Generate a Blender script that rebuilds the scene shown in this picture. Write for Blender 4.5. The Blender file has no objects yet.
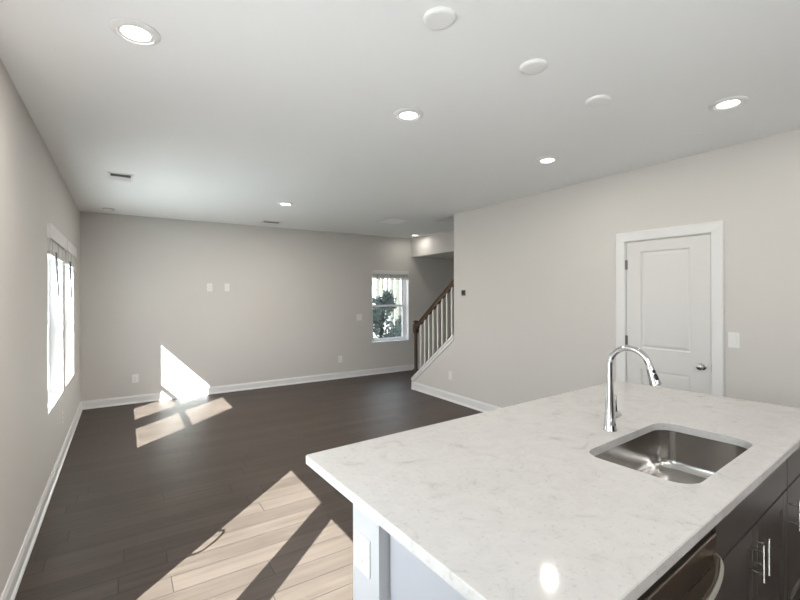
import bpy, bmesh, math, random
from mathutils import Vector, Matrix

random.seed(7)
scene = bpy.context.scene
COL = scene.collection

# ------------------------------------------------------------------ camera
F_PX, YAW, CY, CAM_Z, ROLL = 426.38, 0.57518, 294.6, 1.57311, 0.0040185
cd = bpy.data.cameras.new('camera')
cd.sensor_width = 36.0
cd.sensor_fit = 'HORIZONTAL'
cd.lens = 36.0 * F_PX / 800.0
cd.shift_x = 0.0
cd.shift_y = -(300.0 - CY) / 800.0
cd.clip_start = 0.02
cd.clip_end = 300
cam = bpy.data.objects.new('camera', cd)
COL.objects.link(cam)
cam.matrix_world = (Matrix.Translation((0, 0, CAM_Z)) @ Matrix.Rotation(-YAW, 4, 'Z')
                    @ Matrix.Rotation(math.pi / 2, 4, 'X') @ Matrix.Rotation(-ROLL, 4, 'Z'))
scene.camera = cam

# ------------------------------------------------------------------ world, sun, daylight, exposure
XL_GLASS = -0.80
SUN_DIR = Vector((1.0, 0.95, -1.03)).normalized()
world = bpy.data.worlds.new('world')
scene.world = world
world.use_nodes = True
wn = world.node_tree
wn.nodes.clear()
wo = wn.nodes.new('ShaderNodeOutputWorld')
wb = wn.nodes.new('ShaderNodeBackground')
tc = wn.nodes.new('ShaderNodeTexCoord')
sx = wn.nodes.new('ShaderNodeSeparateXYZ')
cr = wn.nodes.new('ShaderNodeValToRGB')
cr.color_ramp.elements[0].position = 0.0
cr.color_ramp.elements[0].color = (0.92, 0.95, 1.0, 1)
cr.color_ramp.elements[1].position = 0.9
cr.color_ramp.elements[1].color = (0.60, 0.77, 1.0, 1)
wn.links.new(tc.outputs['Generated'], sx.inputs[0])
wn.links.new(sx.outputs['Z'], cr.inputs[0])
wn.links.new(cr.outputs[0], wb.inputs[0])
wb.inputs[1].default_value = 4.2
wn.links.new(wb.outputs[0], wo.inputs[0])

sd = bpy.data.lights.new('sun', 'SUN')
sd.energy = 42.0
sd.angle = math.radians(0.25)
sd.color = (0.92, 0.975, 1.0)
sun = bpy.data.objects.new('sun', sd)
COL.objects.link(sun)
sun.rotation_euler = SUN_DIR.to_track_quat('-Z', 'Y').to_euler()
sun.location = (-8, -8, 9)


def area(name, loc, direction, sx_, sy_, energy, color, spread=180):
    l = bpy.data.lights.new(name, 'AREA')
    l.shape = 'RECTANGLE'
    l.size, l.size_y = sx_, sy_
    l.energy = energy
    l.color = color
    l.spread = math.radians(spread)
    o = bpy.data.objects.new(name, l)
    COL.objects.link(o)
    o.location = loc
    o.rotation_euler = Vector(direction).to_track_quat('-Z', 'Y').to_euler()
    return o


# added in-room fill lights standing in for daylight by the slider and kitchen window
area('slider_fill', (-0.28, 1.15, 1.10), (1, 1.1, 0.75), 0.5, 0.9, 8, (0.92, 0.96, 1.0), 165)
area('kitchen_fill', (-0.25, -2.2, 1.58), (0.55, 0.5, 1.3), 2.0, 0.8, 64, (0.95, 0.975, 1.0), 130)

# portals steer sampling of the real sky through the glazed openings
for nm_, loc_, w_, h_ in (('portal_windows', (XL_GLASS, 5.38, 1.37), 2.2, 1.6), ('portal_slider', (XL_GLASS, 1.15, 1.05), 2.0, 2.2)):
    po = area(nm_, loc_, (1, 0, 0), w_, h_, 1.0, (1, 1, 1))
    po.data.cycles.is_portal = True

vs = scene.view_settings
vs.view_transform = 'Standard'
vs.look = 'None'
vs.gamma = 1.0
vs.exposure = 0.54
vs.use_curve_mapping = False
scene.display_settings.display_device = 'sRGB'
cy = scene.cycles
cy.use_denoising = True
cy.max_bounces = 14
cy.diffuse_bounces = 8
cy.glossy_bounces = 6
cy.transparent_max_bounces = 12
cy.sample_clamp_indirect = 8.0
cy.caustics_reflective = False
cy.caustics_refractive = False


# ------------------------------------------------------------------ materials
def new_mat(name):
    m = bpy.data.materials.new(name)
    m.use_nodes = True
    nt = m.node_tree
    return m, nt, nt.nodes['Principled BSDF']


def basic(name, col, rough=0.5, metal=0.0, spec=0.5, bump=0.0, bscale=200.0, var=0.0, aniso=0.0):
    m, nt, b = new_mat(name)
    b.inputs['Base Color'].default_value = (*col, 1)
    b.inputs['Roughness'].default_value = rough
    b.inputs['Metallic'].default_value = metal
    b.inputs['Specular IOR Level'].default_value = spec
    t = nt.nodes.new('ShaderNodeTexCoord')
    n = nt.nodes.new('ShaderNodeTexNoise')
    n.inputs['Scale'].default_value = bscale
    n.inputs['Detail'].default_value = 3
    nt.links.new(t.outputs['Object'], n.inputs['Vector'])
    if bump:
        bp = nt.nodes.new('ShaderNodeBump')
        bp.inputs['Strength'].default_value = bump
        bp.inputs['Distance'].default_value = 0.001
        nt.links.new(n.outputs['Fac'], bp.inputs['Height'])
        nt.links.new(bp.outputs[0], b.inputs['Normal'])
    if var:
        mx = nt.nodes.new('ShaderNodeMix')
        mx.data_type = 'RGBA'
        mx.inputs['A'].default_value = (*[c * (1 - var) for c in col], 1)
        mx.inputs['B'].default_value = (*[min(1, c * (1 + var)) for c in col], 1)
        nt.links.new(n.outputs['Fac'], mx.inputs['Factor'])
        nt.links.new(mx.outputs['Result'], b.inputs['Base Color'])
    return m


M = {}
M['wall'] = basic('wall_paint', (0.60, 0.577, 0.549), 0.62, spec=0.3, bump=0.06, bscale=260)
M['ceiling'] = basic('ceiling_paint', (0.85, 0.85, 0.845), 0.85, spec=0.2, bump=0.05, bscale=300)
M['trim'] = basic('trim_paint', (0.72, 0.715, 0.71), 0.35, spec=0.4)
M['door'] = basic('door_paint', (0.65, 0.64, 0.625), 0.38, spec=0.4)
M['vinyl'] = basic('window_vinyl', (0.80, 0.81, 0.82), 0.35)
M['plastic'] = basic('white_plastic', (0.76, 0.752, 0.738), 0.3)
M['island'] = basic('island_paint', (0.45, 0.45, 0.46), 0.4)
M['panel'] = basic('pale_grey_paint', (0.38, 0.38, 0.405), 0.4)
M['cabinet'] = basic('taupe_cabinet_paint', (0.062, 0.052, 0.046), 0.32, spec=0.5, var=0.12, bscale=30)
M['black'] = basic('black_plastic', (0.008, 0.008, 0.008), 0.5)
M['slot'] = basic('socket_slot', (0.05, 0.05, 0.05), 0.6)
M['dark_grey'] = basic('dark_grey_plastic', (0.07, 0.07, 0.07), 0.5)
M['wand'] = basic('grey_wand_plastic', (0.10, 0.10, 0.10), 0.5)
M['vent_dark'] = basic('vent_shadow', (0.05, 0.05, 0.05), 0.9)
M['chrome'] = basic('chrome', (0.60, 0.60, 0.61), 0.07, metal=1.0)
M['nickel'] = basic('brushed_nickel', (0.52, 0.50, 0.47), 0.25, metal=1.0)
M['hinge'] = basic('hinge_steel', (0.20, 0.19, 0.18), 0.35, metal=1.0)
M['baluster'] = basic('baluster_paint', (0.74, 0.72, 0.68), 0.4)
M['blind'] = basic('blind_slat', (0.68, 0.67, 0.65), 0.5)
M['lens_off'] = basic('cover_plate', (0.82, 0.815, 0.80), 0.4)
M['grille'] = basic('bright_white_metal', (0.92, 0.92, 0.91), 0.4)
M['siding'] = basic('exterior_siding', (0.5, 0.5, 0.48), 0.8)
M['roof'] = basic('roof_shingle', (0.08, 0.08, 0.085), 0.9)
M['bark'] = basic('tree_bark', (0.020, 0.018, 0.016), 0.9, bump=0.5, bscale=14, var=0.35)
M['pale_bark'] = basic('pale_bark', (0.045, 0.043, 0.034), 0.9, bump=0.5, bscale=14, var=0.35)
M['leaf'] = basic('juniper_leaf', (0.085, 0.102, 0.088), 0.7, var=0.5, bscale=6)
M['brush'] = basic('dry_leaf', (0.30, 0.29, 0.19), 0.8, var=0.4, bscale=3)
M['ground'] = basic('leaf_litter_ground', (0.30, 0.28, 0.24), 0.95, var=0.3, bscale=2)
M['deck'] = basic('bounce_patio_concrete', (0.62, 0.62, 0.61), 0.9, var=0.08, bscale=6)  # pale so the added slab reflects sunlight up to the ceiling
M['decking'] = basic('weathered_deck_board', (0.18, 0.175, 0.17), 0.9, var=0.2, bscale=6)


def mat_wood_floor():
    m, nt, b = new_mat('dark_plank_floor')
    t = nt.nodes.new('ShaderNodeTexCoord')
    br = nt.nodes.new('ShaderNodeTexBrick')
    br.offset = 0.0
    br.offset_frequency = 3
    br.squash = 1.0
    br.inputs['Color1'].default_value = (0.0, 0.0, 0.0, 1)
    br.inputs['Color2'].default_value = (1.0, 1.0, 1.0, 1)
    br.inputs['Mortar'].default_value = (0.5, 0.5, 0.5, 1)
    br.inputs['Scale'].default_value = 1.0
    br.inputs['Mortar Size'].default_value = 0.003
    br.inputs['Mortar Smooth'].default_value = 0.3
    br.inputs['Bias'].default_value = 0.0
    br.inputs['Brick Width'].default_value = 1.25
    br.inputs['Row Height'].default_value = 0.15
    # every row of boards starts at its own random offset
    sp = nt.nodes.new('ShaderNodeSeparateXYZ')
    nt.links.new(t.outputs['Object'], sp.inputs[0])
    dv = nt.nodes.new('ShaderNodeMath')
    dv.operation = 'DIVIDE'
    dv.inputs[1].default_value = 0.15
    nt.links.new(sp.outputs['Y'], dv.inputs[0])
    fl = nt.nodes.new('ShaderNodeMath')
    fl.operation = 'FLOOR'
    nt.links.new(dv.outputs[0], fl.inputs[0])
    wn_ = nt.nodes.new('ShaderNodeTexWhiteNoise')
    wn_.noise_dimensions = '1D'
    nt.links.new(fl.outputs[0], wn_.inputs['W'])
    ma = nt.nodes.new('ShaderNodeMath')
    ma.operation = 'MULTIPLY_ADD'
    ma.inputs[1].default_value = 1.25
    nt.links.new(wn_.outputs['Value'], ma.inputs[0])
    nt.links.new(sp.outputs['X'], ma.inputs[2])
    cb = nt.nodes.new('ShaderNodeCombineXYZ')
    nt.links.new(ma.outputs[0], cb.inputs['X'])
    nt.links.new(sp.outputs['Y'], cb.inputs['Y'])
    nt.links.new(cb.outputs[0], br.inputs['Vector'])
    mp = nt.nodes.new('ShaderNodeMapping')
    mp.inputs['Scale'].default_value = (1.3, 22.0, 1.0)
    nt.links.new(t.outputs['Object'], mp.inputs['Vector'])
    # shift the grain from plank to plank
    ad = nt.nodes.new('ShaderNodeVectorMath')
    ad.operation = 'ADD'
    sc = nt.nodes.new('ShaderNodeVectorMath')
    sc.operation = 'SCALE'
    sc.inputs['Scale'].default_value = 9.0
    nt.links.new(br.outputs['Color'], sc.inputs[0])
    nt.links.new(mp.outputs[0], ad.inputs[0])
    nt.links.new(sc.outputs[0], ad.inputs[1])
    n1 = nt.nodes.new('ShaderNodeTexNoise')
    n1.inputs['Scale'].default_value = 1.0
    n1.inputs['Detail'].default_value = 6
    n1.inputs['Roughness'].default_value = 0.6
    nt.links.new(ad.outputs[0], n1.inputs['Vector'])
    n2 = nt.nodes.new('ShaderNodeTexNoise')
    n2.inputs['Scale'].default_value = 2.2
    n2.inputs['Detail'].default_value = 3
    nt.links.new(t.outputs['Object'], n2.inputs['Vector'])
    # grain + plank tone
    m1 = nt.nodes.new('ShaderNodeMath')
    m1.operation = 'MULTIPLY_ADD'
    m1.inputs[1].default_value = 0.52
    nt.links.new(n1.outputs['Fac'], m1.inputs[0])
    m2 = nt.nodes.new('ShaderNodeMath')
    m2.operation = 'MULTIPLY'
    m2.inputs[1].default_value = 0.14
    nt.links.new(br.outputs['Color'], m2.inputs[0])
    nt.links.new(m2.outputs[0], m1.inputs[2])
    m3 = nt.nodes.new('ShaderNodeMath')
    m3.operation = 'MULTIPLY_ADD'
    m3.inputs[1].default_value = 0.25
    nt.links.new(n2.outputs['Fac'], m3.inputs[0])
    nt.links.new(m1.outputs[0], m3.inputs[2])
    ra = nt.nodes.new('ShaderNodeValToRGB')
    ra.color_ramp.elements[0].position = 0.20
    ra.color_ramp.elements[0].color = (0.033, 0.0235, 0.0180, 1)
    ra.color_ramp.elements[1].position = 0.78
    ra.color_ramp.elements[1].color = (0.104, 0.080, 0.065, 1)
    nt.links.new(m3.outputs[0], ra.inputs[0])
    mx = nt.nodes.new('ShaderNodeMix')
    mx.data_type = 'RGBA'
    mx.inputs['B'].default_value = (0.025, 0.020, 0.018, 1)
    nt.links.new(br.outputs['Fac'], mx.inputs['Factor'])
    nt.links.new(ra.outputs[0], mx.inputs['A'])
    nt.links.new(mx.outputs['Result'], b.inputs['Base Color'])
    rr = nt.nodes.new('ShaderNodeMapRange')
    rr.inputs['To Min'].default_value = 0.36
    rr.inputs['To Max'].default_value = 0.52
    nt.links.new(n1.outputs['Fac'], rr.inputs['Value'])
    nt.links.new(rr.outputs[0], b.inputs['Roughness'])
    b.inputs['Specular IOR Level'].default_value = 0.2
    bp = nt.nodes.new('ShaderNodeBump')
    bp.inputs['Strength'].default_value = 0.25
    bp.inputs['Distance'].default_value = 0.002
    sb = nt.nodes.new('ShaderNodeMath')
    sb.operation = 'SUBTRACT'
    nt.links.new(n1.outputs['Fac'], sb.inputs[0])
    nt.links.new(br.outputs['Fac'], sb.inputs[1])
    nt.links.new(sb.outputs[0], bp.inputs['Height'])
    nt.links.new(bp.outputs[0], b.inputs['Normal'])
    return m


def mat_quartz():
    m, nt, b = new_mat('white_quartz')
    t = nt.nodes.new('ShaderNodeTexCoord')
    n = nt.nodes.new('ShaderNodeTexNoise')
    n.inputs['Scale'].default_value = 9.0
    n.inputs['Detail'].default_value = 7
    n.inputs['Roughness'].default_value = 0.62
    n.inputs['Distortion'].default_value = 1.2
    nt.links.new(t.outputs['Object'], n.inputs['Vector'])
    r = nt.nodes.new('ShaderNodeValToRGB')
    e = r.color_ramp.elements
    e[0].position = 0.25
    e[0].color = (0.42, 0.405, 0.39, 1)
    e[1].position = 0.40
    e[1].color = (0.535, 0.518, 0.50, 1)
    x = e.new(0.60)
    x.color = (0.565, 0.548, 0.53, 1)
    nt.links.new(n.outputs['Fac'], r.inputs[0])
    n2 = nt.nodes.new('ShaderNodeTexNoise')
    n2.inputs['Scale'].default_value = 70
    n2.inputs['Detail'].default_value = 2
    nt.links.new(t.outputs['Object'], n2.inputs['Vector'])
    r2 = nt.nodes.new('ShaderNodeValToRGB')
    r2.color_ramp.elements[0].position = 0.28
    r2.color_ramp.elements[0].color = (0.88, 0.87, 0.86, 1)
    r2.color_ramp.elements[1].position = 0.42
    r2.color_ramp.elements[1].color = (1, 1, 1, 1)
    nt.links.new(n2.outputs['Fac'], r2.inputs[0])
    mx = nt.nodes.new('ShaderNodeMix')
    mx.data_type = 'RGBA'
    mx.blend_type = 'MULTIPLY'
    mx.inputs['Factor'].default_value = 1.0
    nt.links.new(r.outputs[0], mx.inputs['A'])
    nt.links.new(r2.outputs[0], mx.inputs['B'])
    nt.links.new(mx.outputs['Result'], b.inputs['Base Color'])
    b.inputs['Roughness'].default_value = 0.07
    b.inputs['Specular IOR Level'].default_value = 0.5
    return m


def mat_steel(name, col, rough, stretch):
    m, nt, b = new_mat(name)
    b.inputs['Base Color'].default_value = (*col, 1)
    b.inputs['Metallic'].default_value = 1.0
    t = nt.nodes.new('ShaderNodeTexCoord')
    mp = nt.nodes.new('ShaderNodeMapping')
    mp.inputs['Scale'].default_value = stretch
    n = nt.nodes.new('ShaderNodeTexNoise')
    n.inputs['Scale'].default_value = 1.0
    n.inputs['Detail'].default_value = 4
    nt.links.new(t.outputs['Object'], mp.inputs['Vector'])
    nt.links.new(mp.outputs[0], n.inputs['Vector'])
    rr = nt.nodes.new('ShaderNodeMapRange')
    rr.inputs['To Min'].default_value = rough - 0.03
    rr.inputs['To Max'].default_value = rough + 0.04
    nt.links.new(n.outputs['Fac'], rr.inputs['Value'])
    nt.links.new(rr.outputs[0], b.inputs['Roughness'])
    bp = nt.nodes.new('ShaderNodeBump')
    bp.inputs['Strength'].default_value = 0.004
    bp.inputs['Distance'].default_value = 0.001
    nt.links.new(n.outputs['Fac'], bp.inputs['Height'])
    nt.links.new(bp.outputs[0], b.inputs['Normal'])
    return m


def mat_rail():
    m, nt, b = new_mat('stained_rail_wood')
    t = nt.nodes.new('ShaderNodeTexCoord')
    mp = nt.nodes.new('ShaderNodeMapping')
    mp.inputs['Scale'].default_value = (40, 4, 9)
    n = nt.nodes.new('ShaderNodeTexNoise')
    n.inputs['Detail'].default_value = 5
    n.inputs['Scale'].default_value = 1.0
    nt.links.new(t.outputs['Object'], mp.inputs['Vector'])
    nt.links.new(mp.outputs[0], n.inputs['Vector'])
    r = nt.nodes.new('ShaderNodeValToRGB')
    r.color_ramp.elements[0].color = (0.045, 0.028, 0.018, 1)
    r.color_ramp.elements[1].color = (0.095, 0.064, 0.043, 1)
    nt.links.new(n.outputs['Fac'], r.inputs[0])
    nt.links.new(r.outputs[0], b.inputs['Base Color'])
    b.inputs['Roughness'].default_value = 0.35
    return m


def mat_glass():
    m, nt, b = new_mat('window_glass')
    nt.nodes.remove(b)
    out = nt.nodes['Material Output']
    tr = nt.nodes.new('ShaderNodeBsdfTransparent')
    tr.inputs[0].default_value = (0.96, 0.98, 0.97, 1)
    gl = nt.nodes.new('ShaderNodeBsdfGlossy')
    gl.inputs['Roughness'].default_value = 0.02
    lw = nt.nodes.new('ShaderNodeLayerWeight')
    lw.inputs[0].default_value = 0.5
    pw = nt.nodes.new('ShaderNodeMath')
    pw.operation = 'POWER'
    pw.inputs[1].default_value = 5.0
    fr = nt.nodes.new('ShaderNodeMath')
    fr.operation = 'MULTIPLY_ADD'
    fr.inputs[1].default_value = 0.7
    fr.inputs[2].default_value = 0.05
    nt.links.new(lw.outputs['Facing'], pw.inputs[0])
    nt.links.new(pw.outputs[0], fr.inputs[0])
    mx = nt.nodes.new('ShaderNodeMixShader')
    nt.links.new(fr.outputs[0], mx.inputs[0])
    nt.links.new(tr.outputs[0], mx.inputs[1])
    nt.links.new(gl.outputs[0], mx.inputs[2])
    nt.links.new(mx.outputs[0], out.inputs[0])
    return m


def mat_emit(name, col, strength):
    m, nt, b = new_mat(name)
    b.inputs['Base Color'].default_value = (0.8, 0.8, 0.8, 1)
    b.inputs['Emission Color'].default_value = (*col, 1)
    b.inputs['Emission Strength'].default_value = strength
    return m


M['floor'] = mat_wood_floor()
M['quartz'] = mat_quartz()
M['steel'] = mat_steel('sink_steel', (0.55, 0.53, 0.51), 0.15, (3, 3, 160))
M['dark_steel'] = mat_steel('dishwasher_steel', (0.36, 0.31, 0.26), 0.28, (2, 2, 30))
M['rail'] = mat_rail()
M['glass'] = mat_glass()
M['lens'] = mat_emit('lamp_lens', (1.0, 0.965, 0.91), 4.0)


# ------------------------------------------------------------------ mesh helpers
def add_box(bm, x0, x1, y0, y1, z0, z1, bev=0.0):
    vs_ = [bm.verts.new((x, y, z)) for x in (x0, x1) for y in (y0, y1) for z in (z0, z1)]
    f = [(0, 1, 3, 2), (4, 6, 7, 5), (0, 4, 5, 1), (2, 3, 7, 6), (0, 2, 6, 4), (1, 5, 7, 3)]
    fs = [bm.faces.new([vs_[i] for i in q]) for q in f]
    if bev:
        es = set()
        for fc in fs:
            es.update(fc.edges)
        bmesh.ops.bevel(bm, geom=list(es), offset=bev, segments=2, profile=0.5, affect='EDGES')


def box(*a, bev=0.0):
    bm = bmesh.new()
    add_box(bm, *a, bev=bev)
    return bm


def add_tube(bm, pts, rad, seg=14, cap=True):
    """sweep a circle along pts; rad is one number or one per point"""
    pts = [Vector(p) for p in pts]
    n = len(pts)
    rads = [rad] * n if not hasattr(rad, '__len__') else list(rad)
    rings = []
    t0 = (pts[1] - pts[0]).normalized()
    up = Vector((0, 0, 1)) if abs(t0.z) < 0.9 else Vector((1, 0, 0))
    u = t0.cross(up).normalized()
    for i in range(n):
        a = pts[max(0, i - 1)]
        c = pts[min(n - 1, i + 1)]
        t = (c - a).normalized()
        u = (u - t * u.dot(t)).normalized()
        v = t.cross(u)
        rings.append([bm.verts.new(pts[i] + (u * math.cos(2 * math.pi * k / seg) + v * math.sin(2 * math.pi * k / seg)) * rads[i])
                      for k in range(seg)])
    for i in range(n - 1):
        for k in range(seg):
            f = bm.faces.new((rings[i][k], rings[i][(k + 1) % seg], rings[i + 1][(k + 1) % seg], rings[i + 1][k]))
            f.smooth = True
    if cap:
        bm.faces.new(rings[0][::-1])
        bm.faces.new(rings[-1])


def add_lathe(bm, prof, seg=32, origin=(0, 0, 0), axis='Z'):
    """revolve (r, h) points round an axis through origin"""
    rings = []
    for r, h in prof:
        ring = []
        for k in range(seg):
            a = 2 * math.pi * k / seg
            c, s = r * math.cos(a), r * math.sin(a)
            p = {'Z': (c, s, h), 'X': (h, c, s), 'Y': (s, h, c)}[axis]
            ring.append(bm.verts.new(Vector(origin) + Vector(p)))
        rings.append(ring)
    for i in range(len(rings) - 1):
        for k in range(seg):
            f = bm.faces.new((rings[i][k], rings[i][(k + 1) % seg], rings[i + 1][(k + 1) % seg], rings[i + 1][k]))
            f.smooth = True
    if prof[0][0] > 1e-6:
        bm.faces.new(rings[0][::-1])
    if prof[-1][0] > 1e-6:
        bm.faces.new(rings[-1])


def add_prism(bm, poly, axis, lo, hi):
    """extrude a 2-D polygon; axis X: poly is (y, z); Y: (x, z); Z: (x, y)"""
    def P(p, t):
        return {'X': (t, p[0], p[1]), 'Y': (p[0], t, p[1]), 'Z': (p[0], p[1], t)}[axis]
    a = [bm.verts.new(P(p, lo)) for p in poly]
    c = [bm.verts.new(P(p, hi)) for p in poly]
    bm.faces.new(a[::-1])
    bm.faces.new(c)
    n = len(poly)
    for i in range(n):
        bm.faces.new((a[i], a[(i + 1) % n], c[(i + 1) % n], c[i]))


def obj(name, bm, mat, parent=None, origin=None, remap=None, smooth_angle=None):
    if remap:
        for v in bm.verts:
            v.co = remap(v.co)
    o_ = Vector(origin) if origin is not None else None
    if o_ is not None:
        for v in bm.verts:
            v.co -= o_
    bmesh.ops.remove_doubles(bm, verts=bm.verts, dist=1e-6)
    bmesh.ops.recalc_face_normals(bm, faces=bm.faces)
    me = bpy.data.meshes.new(name)
    rounded = any(f.smooth for f in bm.faces)
    if rounded:
        for ed_ in bm.edges:
            if len(ed_.link_faces) == 2 and ed_.calc_face_angle(0.0) > math.radians(40):
                ed_.smooth = False
    bm.to_mesh(me)
    bm.free()
    mats = mat if isinstance(mat, (list, tuple)) else [mat]
    for m in mats:
        me.materials.append(M[m])
    o = bpy.data.objects.new(name, me)
    COL.objects.link(o)
    if o_ is not None:
        o.location = o_
    if parent is not None:
        o.parent = parent
        if o_ is not None and parent.location.length > 0:
            o.location = o_ - world_loc(parent)
        elif o_ is None:
            o.location = -world_loc(parent)
    return o


def world_loc(o):
    p = Vector(o.location)
    while o.parent is not None:
        o = o.parent
        p += Vector(o.location)
    return p


def tag(o, label, cat, group=None):
    o['label'] = label
    o['category'] = cat
    if group:
        o['group'] = group
    return o


def thing(name, loc, label, cat, group=None):
    e = bpy.data.objects.new(name, None)
    e.empty_display_size = 0.1
    COL.objects.link(e)
    e.location = loc
    return tag(e, label, cat, group)


def struct(name, bm, mat, label, cat, parent=None):
    o = obj(name, bm, mat, parent)
    if parent is None:
        o['kind'] = 'structure'
        o['label'] = label
        o['category'] = cat
    return o


def wall_grid(axis, lo, hi, u0, u1, z0, z1, holes):
    """solid wall of thickness lo..hi across `axis`, with rectangular openings (ua, ub, za, zb)"""
    us = sorted({u0, u1, *[h[0] for h in holes], *[h[1] for h in holes]})
    zs = sorted({z0, z1, *[h[2] for h in holes], *[h[3] for h in holes]})
    bm = bmesh.new()
    for i in range(len(us) - 1):
        for j in range(len(zs) - 1):
            uc, zc = (us[i] + us[i + 1]) / 2, (zs[j] + zs[j + 1]) / 2
            if any(h[0] < uc < h[1] and h[2] < zc < h[3] for h in holes):
                continue
            if axis == 'X':
                add_box(bm, lo, hi, us[i], us[i + 1], zs[j], zs[j + 1])
            elif axis == 'Y':
                add_box(bm, us[i], us[i + 1], lo, hi, zs[j], zs[j + 1])
            else:
                add_box(bm, us[i], us[i + 1], zs[j], zs[j + 1], lo, hi)
    bmesh.ops.remove_doubles(bm, verts=bm.verts, dist=1e-5)
    seen = {}
    for f in bm.faces:
        seen.setdefault(tuple(sorted(v.index for v in f.verts)), []).append(f)
    bm.verts.index_update()
    seen = {}
    for f in bm.faces:
        seen.setdefault(tuple(sorted(v.index for v in f.verts)), []).append(f)
    dead = [f for fs in seen.values() if len(fs) > 1 for f in fs]
    bmesh.ops.delete(bm, geom=dead, context='FACES')
    return bm


# ------------------------------------------------------------------ room shell
XL, XR, YF, H = -0.504, 4.039, 7.345, 2.743
YB, XE, ZR = -3.95, 6.55, 5.5          # kitchen end, far entry wall, top of the house
XS0, XS1 = 4.159, 5.08                 # stair flight between these
TOP = 5.5
W1 = (4.34, 5.34, 0.628, 2.11)          # left-wall windows (y, y, z, z)
W2 = (5.53, 6.42, 0.628, 2.11)
SL = (0.18, 2.12, 0.0, 2.12)           # sliding door
W3 = (4.095, 4.972, 0.625, 2.062)      # far-wall window (x, x, z, z)
DR = (1.535, 2.262, 0.0, 2.075)        # door in the right wall

bm = bmesh.new()
add_box(bm, XL - 0.27, XE + 0.15, YB - 0.15, YF + 0.16, -0.20, 0.0)
struct('floor', bm, 'floor', 'dark brown wood plank floor', 'floor')
struct('ceiling', wall_grid('Z', H, H + 0.28, XL, XE, YB, YF, [(XS0, XS1, 1.6, 5.412)]), 'ceiling', 'flat white ceiling', 'ceiling')
struct('wall_left', wall_grid('X', XL - 0.27, XL, YB - 0.15, YF + 0.16, 0.0, TOP, [W1, W2, SL, (-3.3, -1.1, 0.95, 2.2)]), 'wall', 'greige wall with two windows', 'wall')
struct('wall_far', wall_grid('Y', YF, YF + 0.16, XL, XE + 0.15, 0.0, TOP, [W3]), 'wall', 'greige far wall with one window', 'wall')
struct('wall_back', wall_grid('Y', YB - 0.15, YB, XL, XE + 0.15, 0.0, TOP, []), 'wall', 'kitchen end wall', 'wall')
struct('wall_entry', wall_grid('X', XE, XE + 0.15, YB, YF, 0.0, TOP, []), 'wall', 'entry side wall', 'wall')
struct('wall_right', wall_grid('X', XR, XS0, YB, 4.785, 0.0, H, [DR]), 'wall', 'greige wall with a white door', 'wall')
# sloped knee wall beside the stairs
SLOPE = 0.75
def capz(y):
    return 0.19 + (5.86 - y) * SLOPE
KY = 5.86
bm = bmesh.new()
add_prism(bm, [(4.785, 0.0), (KY, 0.0), (KY, capz(KY) - 0.035), (4.785, capz(4.785) - 0.035)], 'X', XR, XS0)
struct('wall_stair', bm, 'wall', 'low sloping wall under the stair railing', 'wall')
bm = bmesh.new()
add_box(bm, XS1, XS1 + 0.12, 0.0, 5.2, 0.0, H)
struct('wall_stairwell', bm, 'wall', 'wall beyond the stairs', 'wall')
bm = bmesh.new()
add_box(bm, XS1 - 0.035, XE, 5.2, YF, 2.357, H)
struct('ceiling_header', bm, 'wall', 'dropped ceiling box over the entry', 'ceiling')
bm = bmesh.new()
add_box(bm, XL - 0.5, XE + 0.5, YB - 0.5, YF + 0.5, ZR, ZR + 0.2)
struct('roof', bm, 'roof', 'roof of the house', 'roof')
bm = bmesh.new()
add_box(bm, XS1, XS1 + 0.12, 1.5, 5.53, H + 0.28, ZR)
add_box(bm, XS0 - 0.12, XS1, 5.412, 5.53, H + 0.28, ZR)
add_box(bm, XS0 - 0.12, XS0, 1.5, 5.412, H + 0.28, ZR)
struct('wall_upstairs', bm, 'wall', 'stairwell walls on the upper floor', 'wall')
# closet behind the right-wall door
bm = bmesh.new()
add_box(bm, XS0 + 0.001, XS0 + 0.011, 1.3, 2.5, 0.0, 2.3)
struct('wall_closet', bm, 'wall', 'closet back wall', 'wall')


# baseboards: board + top bead + shoe moulding
def base_run(name, p0, p1, inward, label, h=0.115):
    p0, p1, n = Vector(p0), Vector(p1), Vector(inward)
    prof = [(0.0, 0.0), (0.024, 0.0), (0.024, 0.012), (0.016, 0.022), (0.014, 0.026), (0.014, h - 0.022), (0.009, h - 0.010), (0.008, h), (0.0, h)]
    bm = bmesh.new()
    ra = [bm.verts.new((p0.x + n.x * d, p0.y + n.y * d, z)) for d, z in prof]
    rb = [bm.verts.new((p1.x + n.x * d, p1.y + n.y * d, z)) for d, z in prof]
    for i in range(len(prof)):
        j = (i + 1) % len(prof)
        bm.faces.new((ra[i], ra[j], rb[j], rb[i]))
    bm.faces.new(ra)
    bm.faces.new(rb[::-1])
    return struct(name, bm, 'trim', label, 'baseboard')


base_run('baseboard_left', (XL, 2.2, 0), (XL, YF, 0), (1, 0, 0), 'white baseboard along the left wall')
base_run('baseboard_far', (XL, YF, 0), (XE, YF, 0), (0, -1, 0), 'white baseboard along the far wall')
base_run('baseboard_right', (XR, 2.36, 0), (XR, KY, 0), (-1, 0, 0), 'white baseboard along the right wall', 0.125)
base_run('baseboard_kitchen', (XR, YB, 0), (XR, 1.46, 0), (-1, 0, 0), 'white baseboard beside the door', 0.125)

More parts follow.
